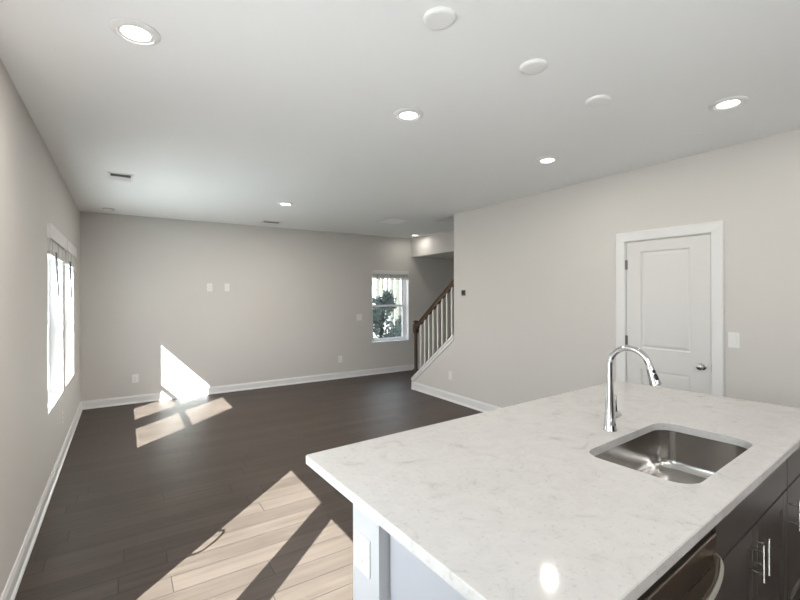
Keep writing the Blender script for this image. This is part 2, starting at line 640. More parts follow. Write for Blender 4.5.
# white skirt board and cap on the stair knee wall
bm = bmesh.new()
add_prism(bm, [(4.787, capz(4.787) - 0.035), (KY + 0.012, capz(KY + 0.012) - 0.035), (KY + 0.012, capz(KY + 0.012)), (4.787, capz(4.787))], 'X', XR - 0.02, XS0 + 0.01)
add_prism(bm, [(4.787, capz(4.787) - 0.085), (KY - 0.001, capz(KY) - 0.085), (KY + 0.012, capz(KY) - 0.085), (KY + 0.012, capz(KY + 0.012) - 0.035), (4.787, capz(4.787) - 0.035)], 'X', XR - 0.012, XR)
add_box(bm, XR - 0.012, XS0, KY, KY + 0.012, 0.0, capz(KY) - 0.04)
struct('trim_1', bm, 'trim', 'white sloping cap trim on the stair wall', 'trim')


# ------------------------------------------------------------------ windows
def window(name, axis, plane, out, hole, label, rail_z, mid=None, fw=0.055, depth=0.10):
    """double-hung vinyl window set in an opening; plane = inner wall face, out = sign toward outdoors"""
    u0, u1, z0, z1 = hole

    def P(bm, ua, ub, da, db, za, zb, bev=0.0):
        a, c = plane + out * da, plane + out * db
        lo, hi = min(a, c), max(a, c)
        if axis == 'X':
            add_box(bm, lo, hi, ua, ub, za, zb, bev)
        else:
            add_box(bm, ua, ub, lo, hi, za, zb, bev)
    bm = bmesh.new()
    d0, d1 = depth, depth + 0.055
    P(bm, u0, u0 + fw * 0.6, d0, d1, z0, z1)
    P(bm, u1 - fw * 0.6, u1, d0, d1, z0, z1)
    P(bm, u0 + fw * 0.6, u1 - fw * 0.6, d0, d1, z0, z0 + fw * 0.5)
    P(bm, u0 + fw * 0.6, u1 - fw * 0.6, d0, d1, z1 - fw * 0.5, z1)
    w = obj(name, bm, 'vinyl')
    w['kind'] = 'structure'
    w['label'] = label
    w['category'] = 'window'
    for sname, za, zb, da in (('lower_sash', z0 + fw * 0.5, rail_z + 0.02, d0 + 0.004), ('upper_sash', rail_z - 0.02, z1 - fw * 0.5, d0 + 0.028)):
        bm = bmesh.new()
        ua, ub = u0 + fw * 0.6, u1 - fw * 0.6
        P(bm, ua, ua + fw * 0.8, da, da + 0.024, za, zb)
        P(bm, ub - fw * 0.8, ub, da, da + 0.024, za, zb)
        P(bm, ua + fw * 0.8, ub - fw * 0.8, da, da + 0.024, za, za + 0.038)
        P(bm, ua + fw * 0.8, ub - fw * 0.8, da, da + 0.024, zb - 0.038, zb)
        s = obj(sname, bm, 'vinyl', w)
        bm = bmesh.new()
        P(bm, ua + fw * 0.8, ub - fw * 0.8, da + 0.010, da + 0.014, za + 0.038, zb - 0.038)
        obj('pane', bm, 'glass', s)
    bm = bmesh.new()
    P(bm, (u0 + u1) / 2 - 0.03, (u0 + u1) / 2 + 0.03, d0 - 0.012, d0 + 0.004, rail_z - 0.004, rail_z + 0.02, 0.002)
    obj('sash_lock', bm, 'vinyl', w)
    # painted sill and reveal lining
    bm = bmesh.new()
    P(bm, u0, u1, 0.0, d0, z0, z0 + 0.008)
    obj('sill', bm, 'trim', w)
    bm = bmesh.new()
    P(bm, u0, u0 + 0.004, 0.0, d0, z0 + 0.008, z1)
    P(bm, u1 - 0.004, u1, 0.0, d0, z0 + 0.008, z1)
    obj('reveal_lining', bm, 'trim', w)
    return w


window('window_1', 'X', XL, -1, W1, 'white double-hung window in the left wall, nearer one of the pair', 1.325)
window('window_2', 'X', XL, -1, W2, 'white double-hung window in the left wall, nearer the far corner', 1.325)
window('window_3', 'Y', YF, 1, W3, 'white double-hung window in the far wall beside the stairs', 1.345, fw=0.062, depth=0.10)

# sliding glass door in the left wall beside the camera
bm = bmesh.new()
y0, y1, z0, z1 = SL
add_box(bm, XL - 0.15, XL - 0.06, y0, y0 + 0.05, 0, z1)
add_box(bm, XL - 0.15, XL - 0.06, y1 - 0.05, y1, 0, z1)
add_box(bm, XL - 0.15, XL - 0.06, y0 + 0.05, y1 - 0.05, z1 - 0.05, z1)
add_box(bm, XL - 0.15, XL - 0.06, y0 + 0.05, y1 - 0.05, 0, 0.03)
slider = struct('door_2', bm, 'vinyl', 'white sliding glass patio door', 'door')
for nm, xa, xb, ga, gb in (('sliding_panel', -0.615, -0.580, 1.27, 2.00), ('fixed_panel', -0.650, -0.618, 0.30, 1.03)):
    bm = bmesh.new()
    ya, yb = ga - (0.10 if ga > 1 else 0.07), gb + (0.07 if ga > 1 else 0.14)
    zt, zb = 1.925, 0.10
    add_box(bm, xa, xb, ya, ga, 0.03, z1 - 0.05)
    add_box(bm, xa, xb, gb, yb, 0.03, z1 - 0.05)
    add_box(bm, xa, xb, ga, gb, 0.03, zb)
    add_box(bm, xa, xb, ga, gb, zt, z1 - 0.05)
    p = obj(nm, bm, 'vinyl', slider)
    bm = bmesh.new()
    add_box(bm, (xa + xb) / 2 - 0.003, (xa + xb) / 2 + 0.003, ga, gb, zb, zt)
    obj('pane', bm, 'glass', p)
bm = bmesh.new()
add_tube(bm, [(-0.578, 2.024, 0.915), (-0.530, 2.012, 0.920), (-0.510, 2.002, 0.945), (-0.504, 1.998, 1.02), (-0.510, 2.002, 1.093), (-0.530, 2.012, 1.118), (-0.578, 2.024, 1.123)], 0.008, 10)
obj('door_handle', bm, 'vinyl', slider)

# invented kitchen window behind the camera, added as a light source
window('window_added', 'X', XL, -1, (-3.3, -1.1, 0.95, 2.2), 'wide white kitchen window added unseen in the left wall for light', 1.58)

# ------------------------------------------------------------------ door in the right wall
dy0, dy1, dz1 = 1.550, 2.247, 2.060
bm = bmesh.new()
add_box(bm, XR, XR + 0.11, DR[0], dy0 - 0.004, 0, DR[3])
add_box(bm, XR, XR + 0.11, dy1 + 0.004, DR[1], 0, DR[3])
add_box(bm, XR, XR + 0.11, DR[0], DR[1], dz1 + 0.004, DR[3])
door = struct('door_1', bm, 'trim', 'closed white two-panel door in the right wall', 'door')
bm = bmesh.new()
prof = [(0, 0.0), (0.006, 0.010), (0.020, 0.013), (0.060, 0.017), (0.080, 0.019), (0.088, 0.016), (0.092, 0.0)]
# casing: three mitred runs, (offset outward, thickness)
ia0, ia1, iz = dy0 - 0.006, dy1 + 0.006, dz1 + 0.006
def casing_ring(d, t):
    return [(XR - t, ia0 - d, 0.0), (XR - t, ia0 - d, iz + d), (XR - t, ia1 + d, iz + d), (XR - t, ia1 + d, 0.0)]
rings = [[bm.verts.new(p) for p in casing_ring(d, t)] for d, t in prof]
for i in range(len(rings) - 1):
    for k in range(3):
        bm.faces.new((rings[i][k], rings[i][k + 1], rings[i + 1][k + 1], rings[i + 1][k]))
for k in range(3):
    bm.faces.new((rings[-1][k], rings[-1][k + 1], rings[0][k + 1], rings[0][k]))
bm.faces.new([r[0] for r in rings])
bm.faces.new([r[3] for r in rings][::-1])
obj('casing', bm, 'trim', door)
# slab with two moulded panels
bm = bmesh.new()
SX = XR + 0.006
ys = [dy0, 1.700, 2.116, dy1]
zs = [0.008, 0.20, 0.868, 1.068, 1.965, dz1]
grid = {}
for i, y in enumerate(ys):
    for j, z in enumerate(zs):
        grid[i, j] = bm.verts.new((SX, y, z))
pan = []
for i in range(3):
    for j in range(5):
        f = bm.faces.new((grid[i, j], grid[i + 1, j], grid[i + 1, j + 1], grid[i, j + 1]))
        if i == 1 and j in (1, 3):
            pan.append(f)
def sink_face(f, inset, dx):
    r = bmesh.ops.inset_individual(bm, faces=[f], thickness=inset, depth=0.0)
    for v in f.verts:
        v.co.x += dx
for f in pan:
    sink_face(f, 0.012, 0.009)
    sink_face(f, 0.010, 0.001)
    sink_face(f, 0.028, -0.007)
back = bmesh.ops.extrude_face_region(bm, geom=[e for e in bm.edges if e.is_boundary])
for v in [g for g in back['geom'] if isinstance(g, bmesh.types.BMVert)]:
    v.co.x = XR + 0.041
obj('door_slab', bm, 'door', door)
for z in (0.30, 1.129, 1.848):
    bm = bmesh.new()
    add_tube(bm, [(XR - 0.004, dy1 + 0.003, z - 0.045), (XR - 0.004, dy1 + 0.003, z + 0.045)], 0.007, 12)
    add_box(bm, XR - 0.001, XR + 0.006, dy1 - 0.010, dy1 + 0.003, z - 0.044, z + 0.044)
    obj('hinge', bm, 'hinge', door)
bm = bmesh.new()
add_lathe(bm, [(0.0, -0.006), (0.031, -0.006), (0.031, 0.001), (0.026, 0.006), (0.013, 0.008), (0.011, 0.022), (0.016, 0.028), (0.026, 0.036), (0.028, 0.046), (0.025, 0.056), (0.014, 0.062), (0.0, 0.063)], 28, (0, 0, 0), 'X')
for v in bm.verts:
    v.co = Vector((SX - v.co.x, 1.612 + v.co.y, 0.965 + v.co.z))
kn = obj('door_knob', bm, 'nickel', door)
obj('latch_plate', box(XR - 0.0005, XR + 0.004, dy0 - 0.016, dy0 - 0.005, 0.93, 1.00), 'nickel', door)


# ------------------------------------------------------------------ island (laid out in a x b, fitted to its footprint)
QFL, QFR, QBR, QBL = Vector((.658, .497)), Vector((3.255, .683)), Vector((3.15, 1.827)), Vector((.625, 1.690))
IA, IB = 2.6, 1.18
CT, CB = 0.914, 0.878


def isl(co):
    s, t = co.x / IA, co.y / IB
    p = QFL * (1 - s) * (1 - t) + QFR * s * (1 - t) + QBR * s * t + QBL * (1 - s) * t
    return Vector((p.x, p.y, co.z))


def iobj(name, bm, mat, parent=None):
    return obj(name, bm, mat, parent, remap=isl)


def ipt(a, b, z):
    return isl(Vector((a, b, z)))


def rrect(a0, a1, b0, b1, r, n, inset=0.0):
    a0, a1, b0, b1 = a0 + inset, a1 - inset, b0 + inset, b1 - inset
    r = max(0.001, r - inset)
    pts = []
    for cx, cy_, t0 in ((a1 - r, b1 - r, 0), (a0 + r, b1 - r, 90), (a0 + r, b0 + r, 180), (a1 - r, b0 + r, 270)):
        for k in range(n + 1):
            t = math.radians(t0 + 90 * k / n)
            pts.append((cx + r * math.cos(t), cy_ + r * math.sin(t)))
    return pts


def loop(bm, pts, z):
    return [bm.verts.new((p[0], p[1], z)) for p in pts]


def bridge(bm, l0, l1, smooth=False):
    n = len(l0)
    for k in range(n):
        f = bm.faces.new((l0[k], l0[(k + 1) % n], l1[(k + 1) % n], l1[k]))
        f.smooth = smooth


SK = (0.962, 1.706, 0.108, 0.512)
SR = 0.085
isl_base = None
bm = bmesh.new()
o_t = loop(bm, rrect(0, IA, 0, IB, 0.012, 4, 0.003), CT)
o_1 = loop(bm, rrect(0, IA, 0, IB, 0.012, 4), CT - 0.003)
o_2 = loop(bm, rrect(0, IA, 0, IB, 0.012, 4), CB + 0.003)
o_b = loop(bm, rrect(0, IA, 0, IB, 0.012, 4, 0.003), CB)
i_t = loop(bm, rrect(*SK, SR, 10, -0.002), CT)
i_1 = loop(bm, rrect(*SK, SR, 10), CT - 0.002)
i_b = loop(bm, rrect(*SK, SR, 10), CB)
bridge(bm, o_t, o_1)
bridge(bm, o_1, o_2)
bridge(bm, o_2, o_b)
bridge(bm, i_t, i_1, True)
bridge(bm, i_1, i_b, True)
for lo_, li_ in ((o_t, i_t), (o_b, i_b)):
    ed = []
    for l in (lo_, li_):
        for k in range(len(l)):
            e = bm.edges.get((l[k], l[(k + 1) % len(l)]))
            ed.append(e)
    bmesh.ops.triangle_fill(bm, use_beauty=True, use_dissolve=False, edges=ed)
ctop = iobj('island_countertop', bm, 'quartz')
tag(ctop, 'large white quartz countertop with faint grey veins on the kitchen island', 'countertop')

# sink bowl, hung under the cut-out
sink = thing('undermount_sink', ipt(1.34, 0.31, 0.66), 'rectangular stainless steel sink set into the white countertop', 'sink')
bm = bmesh.new()
ZB = 0.690
lp = [loop(bm, rrect(SK[0] - .02, SK[1] + .02, SK[2] - .02, SK[3] + .02, SR + .02, 10), CB - 0.0005)]
for ins, z in ((-0.004, CB - 0.0005), (-0.004, CB - 0.004), (0.004, ZB + 0.055), (0.008, ZB + 0.030), (0.020, ZB + 0.010), (0.040, ZB + 0.001), (0.075, ZB - 0.002)):
    lp.append(loop(bm, rrect(*SK, SR, 10, ins), z))
for a_, c_ in zip(lp, lp[1:]):
    bridge(bm, a_, c_, True)
n = len(lp[-1])
cx_, cy__ = (SK[0] + SK[1]) / 2, (SK[2] + SK[3]) / 2
ring = [bm.verts.new((cx_ + 0.046 * math.cos(t), cy__ + 0.046 * math.sin(t), ZB - 0.008)) for t in
        [math.atan2(v.co.y - cy__, v.co.x - cx_) for v in lp[-1]]]
bridge(bm, lp[-1], ring, True)
bm.faces.new(ring)
# outside of the bowl
lo2 = [loop(bm, rrect(*SK, SR, 10, -0.012), CB - 0.006), loop(bm, rrect(*SK, SR, 10, 0.0), ZB + 0.02), loop(bm, rrect(*SK, SR, 10, 0.04), ZB - 0.012)]
for a_, c_ in zip(lo2, lo2[1:]):
    bridge(bm, a_, c_, True)
bm.faces.new(lo2[-1])
iobj('bowl', bm, 'steel', sink)
bm = bmesh.new()
add_lathe(bm, [(0.0, ZB - 0.010), (0.012, ZB - 0.009), (0.030, ZB - 0.011), (0.036, ZB - 0.004), (0.044, ZB - 0.004), (0.045, ZB - 0.0075)], 28, (cx_, cy__, 0))
iobj('drain', bm, 'chrome', sink)

# faucet
FB = ipt(1.352, 0.592, CT)
fau = thing('kitchen_faucet', FB, 'tall chrome gooseneck faucet standing behind the sink', 'faucet')
sdir = (ipt(1.352, 0.3, 0) - ipt(1.352, 0.592, 0))
sdir.z = 0
sdir.normalize()
hdir = Vector((-sdir.y, sdir.x, 0))            # the lever's side


def fp(r, z):
    return Vector((FB.x + sdir.x * r, FB.y + sdir.y * r, z))


bm = bmesh.new()
add_lathe(bm, [(0.0, 0.0), (0.031, 0.0), (0.031, 0.004), (0.029, 0.008), (0.026, 0.03), (0.0200, 0.13), (0.0150, 0.235), (0.0138, 0.262), (0.0, 0.262)], 32, FB)
obj('body', bm, 'chrome', fau)
pts = [fp(0, CT + 0.262)]
RA, ZA = 0.091, 1.227
for k in range(0, 27):
    t = math.pi - math.radians(165) * k / 26
    pts.append(fp(RA + RA * math.cos(t), ZA + RA * math.sin(t)))
bm = bmesh.new()
add_tube(bm, pts, 0.0135, 18)
obj('spout', bm, 'chrome', fau)
e = pts[-1]
d = (pts[-1] - pts[-2]).normalized()
bm = bmesh.new()
add_tube(bm, [e - d * 0.002, e + d * 0.001, e + d * 0.004, e + d * 0.03, e + d * 0.056, e + d * 0.082, e + d * 0.090, e + d * 0.092],
         [0.0135, 0.0150, 0.0158, 0.0172, 0.0200, 0.0240, 0.0240, 0.0200], 22)
hd = obj('spray_head', bm, 'chrome', fau)
nrm = (sdir * 0.85 - hdir * 0.5)
nrm = nrm - d * nrm.dot(d)
nrm.normalize()
bm = bmesh.new()
for t_, s_, w_ in ((0.030, 0.0075, 0.0065), (0.056, 0.017, 0.0085)):
    c = e + d * t_ + nrm * (0.0165 + (t_ - .02) * 0.075)
    u = d.cross(nrm)
    vs0, vs1 = [], []
    for k in range(20):
        a_ = 2 * math.pi * k / 20
        q_ = c + d * (s_ * math.cos(a_)) + u * (w_ * math.sin(a_))
        vs0.append(bm.verts.new(q_ - nrm * 0.006))
        vs1.append(bm.verts.new(q_ + nrm * 0.0028))
    bridge(bm, vs0, vs1)
    bm.faces.new(vs1)
    bm.faces.new(vs0[::-1])
obj('spray_button', bm, 'black', hd)
bm = bmesh.new()
hz = CT + 0.062
hp = Vector((FB.x, FB.y, hz))
add_tube(bm, [hp + hdir * 0.012, hp + hdir * 0.044, hp + hdir * 0.078, hp + hdir * 0.084, hp + hdir * 0.085], [0.0185, 0.0185, 0.0180, 0.015, 0.009], 20)
h_ = obj('handle_hub', bm, 'chrome', fau)
bm = bmesh.new()
add_tube(bm, [hp + hdir * 0.060 + Vector((0, 0, 0.010)), hp + hdir * 0.057 + Vector((0, 0, 0.05)), hp + hdir * 0.052 + Vector((0, 0, 0.098)), hp + hdir * 0.052 + Vector((0, 0, 0.100))], [0.0062, 0.0056, 0.0050, 0.0035], 14)
obj('lever', bm, 'chrome', h_)

# white half wall carrying the overhang, with the outlet
KB0, KB1 = 0.640, 0.806
bm = bmesh.new()
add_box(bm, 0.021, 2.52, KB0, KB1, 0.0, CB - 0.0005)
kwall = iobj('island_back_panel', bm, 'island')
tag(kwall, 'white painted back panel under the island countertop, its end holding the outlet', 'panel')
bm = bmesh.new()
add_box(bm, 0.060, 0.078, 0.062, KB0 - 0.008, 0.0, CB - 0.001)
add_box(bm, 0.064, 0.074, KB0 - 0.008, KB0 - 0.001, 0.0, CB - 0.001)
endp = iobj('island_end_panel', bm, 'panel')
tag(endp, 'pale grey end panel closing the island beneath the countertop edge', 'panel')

FACE = 0.034        # front plane of doors, b
CAR = FACE + 0.020  # carcass front


def shaker(bm, a0, a1, z0, z1, fr=0.060, b=FACE, th=0.020):
    """framed door: rails and stiles round a recessed flat panel"""
    add_box(bm, a0, a0 + fr, b, b + th, z0, z1, 0.0015)
    add_box(bm, a1 - fr, a1, b, b + th, z0, z1, 0.0015)
    add_box(bm, a0 + fr, a1 - fr, b, b + th, z0, z0 + fr, 0.0015)
    add_box(bm, a0 + fr, a1 - fr, b, b + th, z1 - fr, z1, 0.0015)
    # bevelled step and panel
    add_prism_ring(bm, a0 + fr, a1 - fr, z0 + fr, z1 - fr, b + 0.002, b + 0.011, 0.010)


def add_prism_ring(bm, a0, a1, z0, z1, b0, b1, s):
    o = [bm.verts.new(p) for p in ((a0, b0, z0), (a1, b0, z0), (a1, b0, z1), (a0, b0, z1))]
    i = [bm.verts.new(p) for p in ((a0 + s, b1, z0 + s), (a1 - s, b1, z0 + s), (a1 - s, b1, z1 - s), (a0 + s, b1, z1 - s))]
    bridge(bm, o, i)
    bm.faces.new(i)


def bar_pull(name, parent, a, z0, z1, horizontal=False):
    bm = bmesh.new()
    so = 0.036
    c = lambda a_, b_, z_: ipt(a_, b_, z_)
    if not horizontal:
        add_tube(bm, [c(a, FACE - so, z0), c(a, FACE - so, z1)], 0.0048, 12)
        for z in (z0 + 0.028, z1 - 0.028):
            add_tube(bm, [c(a, FACE + 0.001, z), c(a, FACE - so, z)], 0.0042, 10)
    else:
        zc = (z0 + z1) / 2
        add_tube(bm, [c(a[0], FACE - so, zc), c(a[1], FACE - so, zc)], 0.0048, 12)
        for q_ in (a[0] + 0.028, a[1] - 0.028):
            add_tube(bm, [c(q_, FACE + 0.001, zc), c(q_, FACE - so, zc)], 0.0042, 10)
    return obj(name, bm, 'nickel', parent)


# filler beside the dishwasher
bm = bmesh.new()
add_box(bm, 0.080, 0.318, FACE, 0.62, 0.10, CB - 0.002)
add_box(bm, 0.080, 0.318, FACE + 0.06, 0.62, 0.0, 0.10)
tag(iobj('filler_cabinet', bm, 'cabinet'), 'dark taupe cabinet filler between the island end panel and dishwasher', 'cabinet')

# dishwasher
dwa0, dwa1 = 0.324, 0.930
dw = thing('dishwasher', ipt((dwa0 + dwa1) / 2, 0.3, 0.0), 'dark stainless steel dishwasher with a bowed bar handle', 'dishwasher')
iobj('tub', box(dwa0 + 0.004, dwa1 - 0.004, FACE + 0.030, 0.60, 0.09, CB - 0.006), 'black', dw)
iobj('door', box(dwa0, dwa1 - 0.002, FACE - 0.004, FACE + 0.030, 0.11, 0.810, bev=0.004), 'dark_steel', dw)
iobj('gap_shade_strip', box(dwa0 + 0.002, dwa1 - 0.004, FACE + 0.012, FACE + 0.030, 0.812, CB - 0.014), 'black', dw)  # black strip put in for the shade of the gap under the counter
iobj('toe_kick', box(dwa0 + 0.004, dwa1 - 0.004, FACE + 0.06, 0.60, 0.0, 0.09), 'black', dw)
hb = []
ha0, ha1, hz_ = dwa0 + 0.030, dwa1 - 0.022, 0.745
for k in range(25):
    t = k / 24
    bow = 0.058 * (math.sin(math.pi * t) ** 0.55)
    hb.append(ipt(ha0 + (ha1 - ha0) * t, FACE - 0.004 - bow, hz_ - 0.006 * math.sin(math.pi * t)))
bm = bmesh.new()
add_tube(bm, hb, 0.0115, 16)
obj('handle', bm, 'nickel', dw)


def cabinet(name, a0, a1, label, doors, drawer, pulls):
    t = thing(name, ipt((a0 + a1) / 2, 0.3, 0.0), label, 'cabinet')
    bm = bmesh.new()
    add_box(bm, a0, a0 + 0.018, CAR, 0.62, 0.10, CB - 0.002)
    add_box(bm, a1 - 0.018, a1, CAR, 0.62, 0.10, CB - 0.002)
    add_box(bm, a0 + 0.018, a1 - 0.018, CAR, 0.62, 0.10, 0.118)
    add_box(bm, a0 + 0.018, a1 - 0.018, CAR, CAR + 0.018, 0.66, 0.70)
    add_box(bm, a0 + 0.018, a1 - 0.018, CAR, CAR + 0.018, CB - 0.032, CB - 0.002)
    add_box(bm, a0 + 0.018, a1 - 0.018, 0.602, 0.62, 0.118, CB - 0.002)
    iobj('body', bm, 'cabinet', t)
    bm = bmesh.new()
    add_box(bm, a0, a1, FACE + 0.07, 0.62, 0.0, 0.10)
    iobj('toe_kick', bm, 'cabinet', t)
    g = 0.002
    bm = bmesh.new()
    add_box(bm, a0 + g, a1 - g, FACE, CAR - 0.0005, 0.700, 0.862, 0.002)
    dr = iobj('drawer_front', bm, 'cabinet', t)
    if drawer:
        bar_pull('handle', dr, ((a0 + a1) / 2 - 0.075, (a0 + a1) / 2 + 0.075), 0.775, 0.787, True)
    w = (a1 - a0) / doors
    for k in range(doors):
        bm = bmesh.new()
        shaker(bm, a0 + k * w + g, a0 + (k + 1) * w - g, 0.104, 0.690)
        dd = iobj('door', bm, 'cabinet', t)
        bar_pull('handle', dd, pulls[k], 0.512, 0.650)
    return t


cabinet('sink_base_cabinet', 0.937, 1.838, 'dark taupe two-door cabinet under the sink with paired bar pulls', 2, False, (1.310, 1.378))
cabinet('drawer_cabinet', 1.845, 2.50, 'dark taupe cabinet with drawer and one door, beyond the sink cabinet', 1, True, (1.866,))


# tall dark cabinets added behind the camera to give dark reflections
proto_kids = None
for k in range(4):
    cx0 = 0.55 + k * 0.80
    if proto_kids is None:
        root = thing('added_pantry_cabinet', (cx0, YB, 0), 'tall dark taupe pantry cabinet added along the kitchen end wall for dark reflections', 'cabinet', 'pantry cabinets added on the kitchen end wall for reflections')
        bm = bmesh.new()
        add_box(bm, 0.002, 0.798, 0.001, 0.58, 0.0, 2.40)
        proto_kids = [obj('body', bm, 'cabinet')]
        for j in range(2):
            for za, zb in ((0.11, 1.30), (1.31, 2.39)):
                bm = bmesh.new()
                x0_, x1_ = 0.004 + j * 0.398, 0.398 + j * 0.398
                for q_ in ((x0_, x0_ + .06, za, zb), (x1_ - .06, x1_, za, zb), (x0_ + .06, x1_ - .06, za, za + .06), (x0_ + .06, x1_ - .06, zb - .06, zb)):
                    add_box(bm, q_[0], q_[1], 0.58, 0.60, q_[2], q_[3])
                add_box(bm, x0_ + .06, x1_ - .06, 0.58, 0.588, za + .06, zb - .06)
                proto_kids.append(obj('door', bm, 'cabinet'))
        for o in proto_kids:
            o.parent = root
            o.location = (0, 0, 0)
        pantry = root
    else:
        root = pantry.copy()
        COL.objects.link(root)
        root.location = (cx0, YB, 0)
        for o in proto_kids:
            c = o.copy()
            COL.objects.link(c)
            c.parent = root


# ------------------------------------------------------------------ wall plates
def plate(name, axis, plane, n, u, z, w, h, label, cat, kind, gangs=1, group=None, mp=None):
    """cover plate on a wall; n = sign of the normal along axis"""
    loc = (plane, u, z) if axis == 'X' else (u, plane, z)
    t = thing(name, loc, label, cat, group)

    def P(bm, ua, ub, da, db, za, zb, bev=0.0):
        a, c = plane + n * da, plane + n * db
        lo, hi = min(a, c), max(a, c)
        if axis == 'X':
            add_box(bm, lo, hi, u + ua, u + ub, z + za, z + zb, bev)
        else:
            add_box(bm, u + ua, u + ub, lo, hi, z + za, z + zb, bev)
    bm = bmesh.new()
    P(bm, -w / 2, w / 2, 0.0002, 0.006, -h / 2, h / 2, 0.0018)
    obj('cover_plate', bm, 'plastic', t)
    for g in range(gangs):
        c = (g - (gangs - 1) / 2) * 0.046
        if kind == 'switch':
            bm = bmesh.new()
            P(bm, c - 0.0175, c + 0.0175, 0.006, 0.0066, -0.034, 0.034)
            obj('rocker_gap_shade', bm, 'blind', t)  # slightly darker colour stands in for shade in the gap round the rocker
            bm = bmesh.new()
            P(bm, c - 0.0150, c + 0.0150, 0.0066, 0.0095, -0.031, 0.031, 0.001)
            obj('rocker', bm, 'plastic', t)
        elif kind == 'outlet':
            for zz in (-0.020, 0.020):
                bm = bmesh.new()
                P(bm, c - 0.0165, c + 0.0165, 0.006, 0.0078, zz - 0.014, zz + 0.014, 0.001)
                s = obj('socket', bm, 'plastic', t)
                bm = bmesh.new()
                P(bm, c - 0.0075, c - 0.0055, 0.0078, 0.0081, zz - 0.003, zz + 0.006)
                P(bm, c + 0.0055, c + 0.0075, 0.0078, 0.0081, zz - 0.003, zz + 0.006)
                P(bm, c - 0.002, c + 0.002, 0.0078, 0.0081, zz - 0.010, zz - 0.006)
                obj('slots', bm, 'slot', s)
        elif kind == 'blank':
            bm = bmesh.new()
            P(bm, c - 0.008, c + 0.008, 0.006, 0.008, -0.010, 0.006, 0.001)
            obj('jack', bm, 'plastic', t)
    return t


plate('light_switch', 'X', XR, -1, 1.389, 1.204, 0.076, 0.120, 'white single rocker light switch beside the closed door', 'light switch', 'switch')
plate('wall_outlet', 'X', XR, -1, 4.870, 0.378, 0.078, 0.118, 'white outlet low on the right wall near the stairs', 'outlet', 'outlet')
plate('wall_outlet', 'Y', YF, -1, 0.139, 0.360, 0.080, 0.120, 'white outlet low on the far wall, between the corner and the sunlit patch', 'outlet', 'outlet')
plate('wall_outlet', 'Y', YF, -1, 3.412, 0.362, 0.085, 0.125, 'white outlet low on the far wall, near the far window', 'outlet', 'outlet')
plate('wall_outlet', 'Y', YF, -1, 1.149, 1.700, 0.078, 0.125, 'white outlet high on the far wall, above the sunlit patch', 'outlet', 'outlet')
plate('media_wall_plate', 'Y', YF, -1, 1.411, 1.702, 0.078, 0.125, 'plain white cable plate high on the far wall beside an outlet', 'wall plate', 'blank')
plate('light_switch', 'Y', YF, -1, 3.822, 1.138, 0.118, 0.122, 'white double rocker light switch beside the far window', 'light switch', 'switch', 2)
plate('wall_outlet', 'X', XL, 1, 5.246, 0.396, 0.078, 0.120, 'white outlet low on the left wall under the windows', 'outlet', 'outlet')

# island outlet on the end of the half wall, and the thermostat box
io = thing('island_outlet', ipt(0.021, 0.73, 0.725), 'white double outlet on the end of the white island back panel', 'outlet')
oa = 0.021
iobj('cover_plate', box(oa - 0.0062, oa - 0.0002, 0.690, 0.785, 0.664, 0.784, bev=0.002), 'plastic', io)
for zz in (0.7045, 0.7445):
    s = iobj('socket', box(oa - 0.0080, oa - 0.0062, 0.719, 0.755, zz - 0.014, zz + 0.014, bev=0.0006), 'plastic', io)
    bm = bmesh.new()
    add_box(bm, oa - 0.0083, oa - 0.0080, 0.728, 0.731, zz - 0.003, zz + 0.007)
    add_box(bm, oa - 0.0083, oa - 0.0080, 0.743, 0.746, zz - 0.003, zz + 0.007)
    add_box(bm, oa - 0.0083, oa - 0.0080, 0.735, 0.739, zz - 0.010, zz - 0.006)
    iobj('slots', bm, 'slot', s)
th = thing('thermostat', (XR, 4.570, 1.594), 'small dark square thermostat on the wall beside the stair railing', 'thermostat')
obj('body', box(XR - 0.016, XR - 0.0002, 4.534, 4.606, 1.556, 1.632, bev=0.004), 'dark_grey', th)
obj('screen', box(XR - 0.0175, XR - 0.016, 4.546, 4.594, 1.580, 1.622), 'black', th)


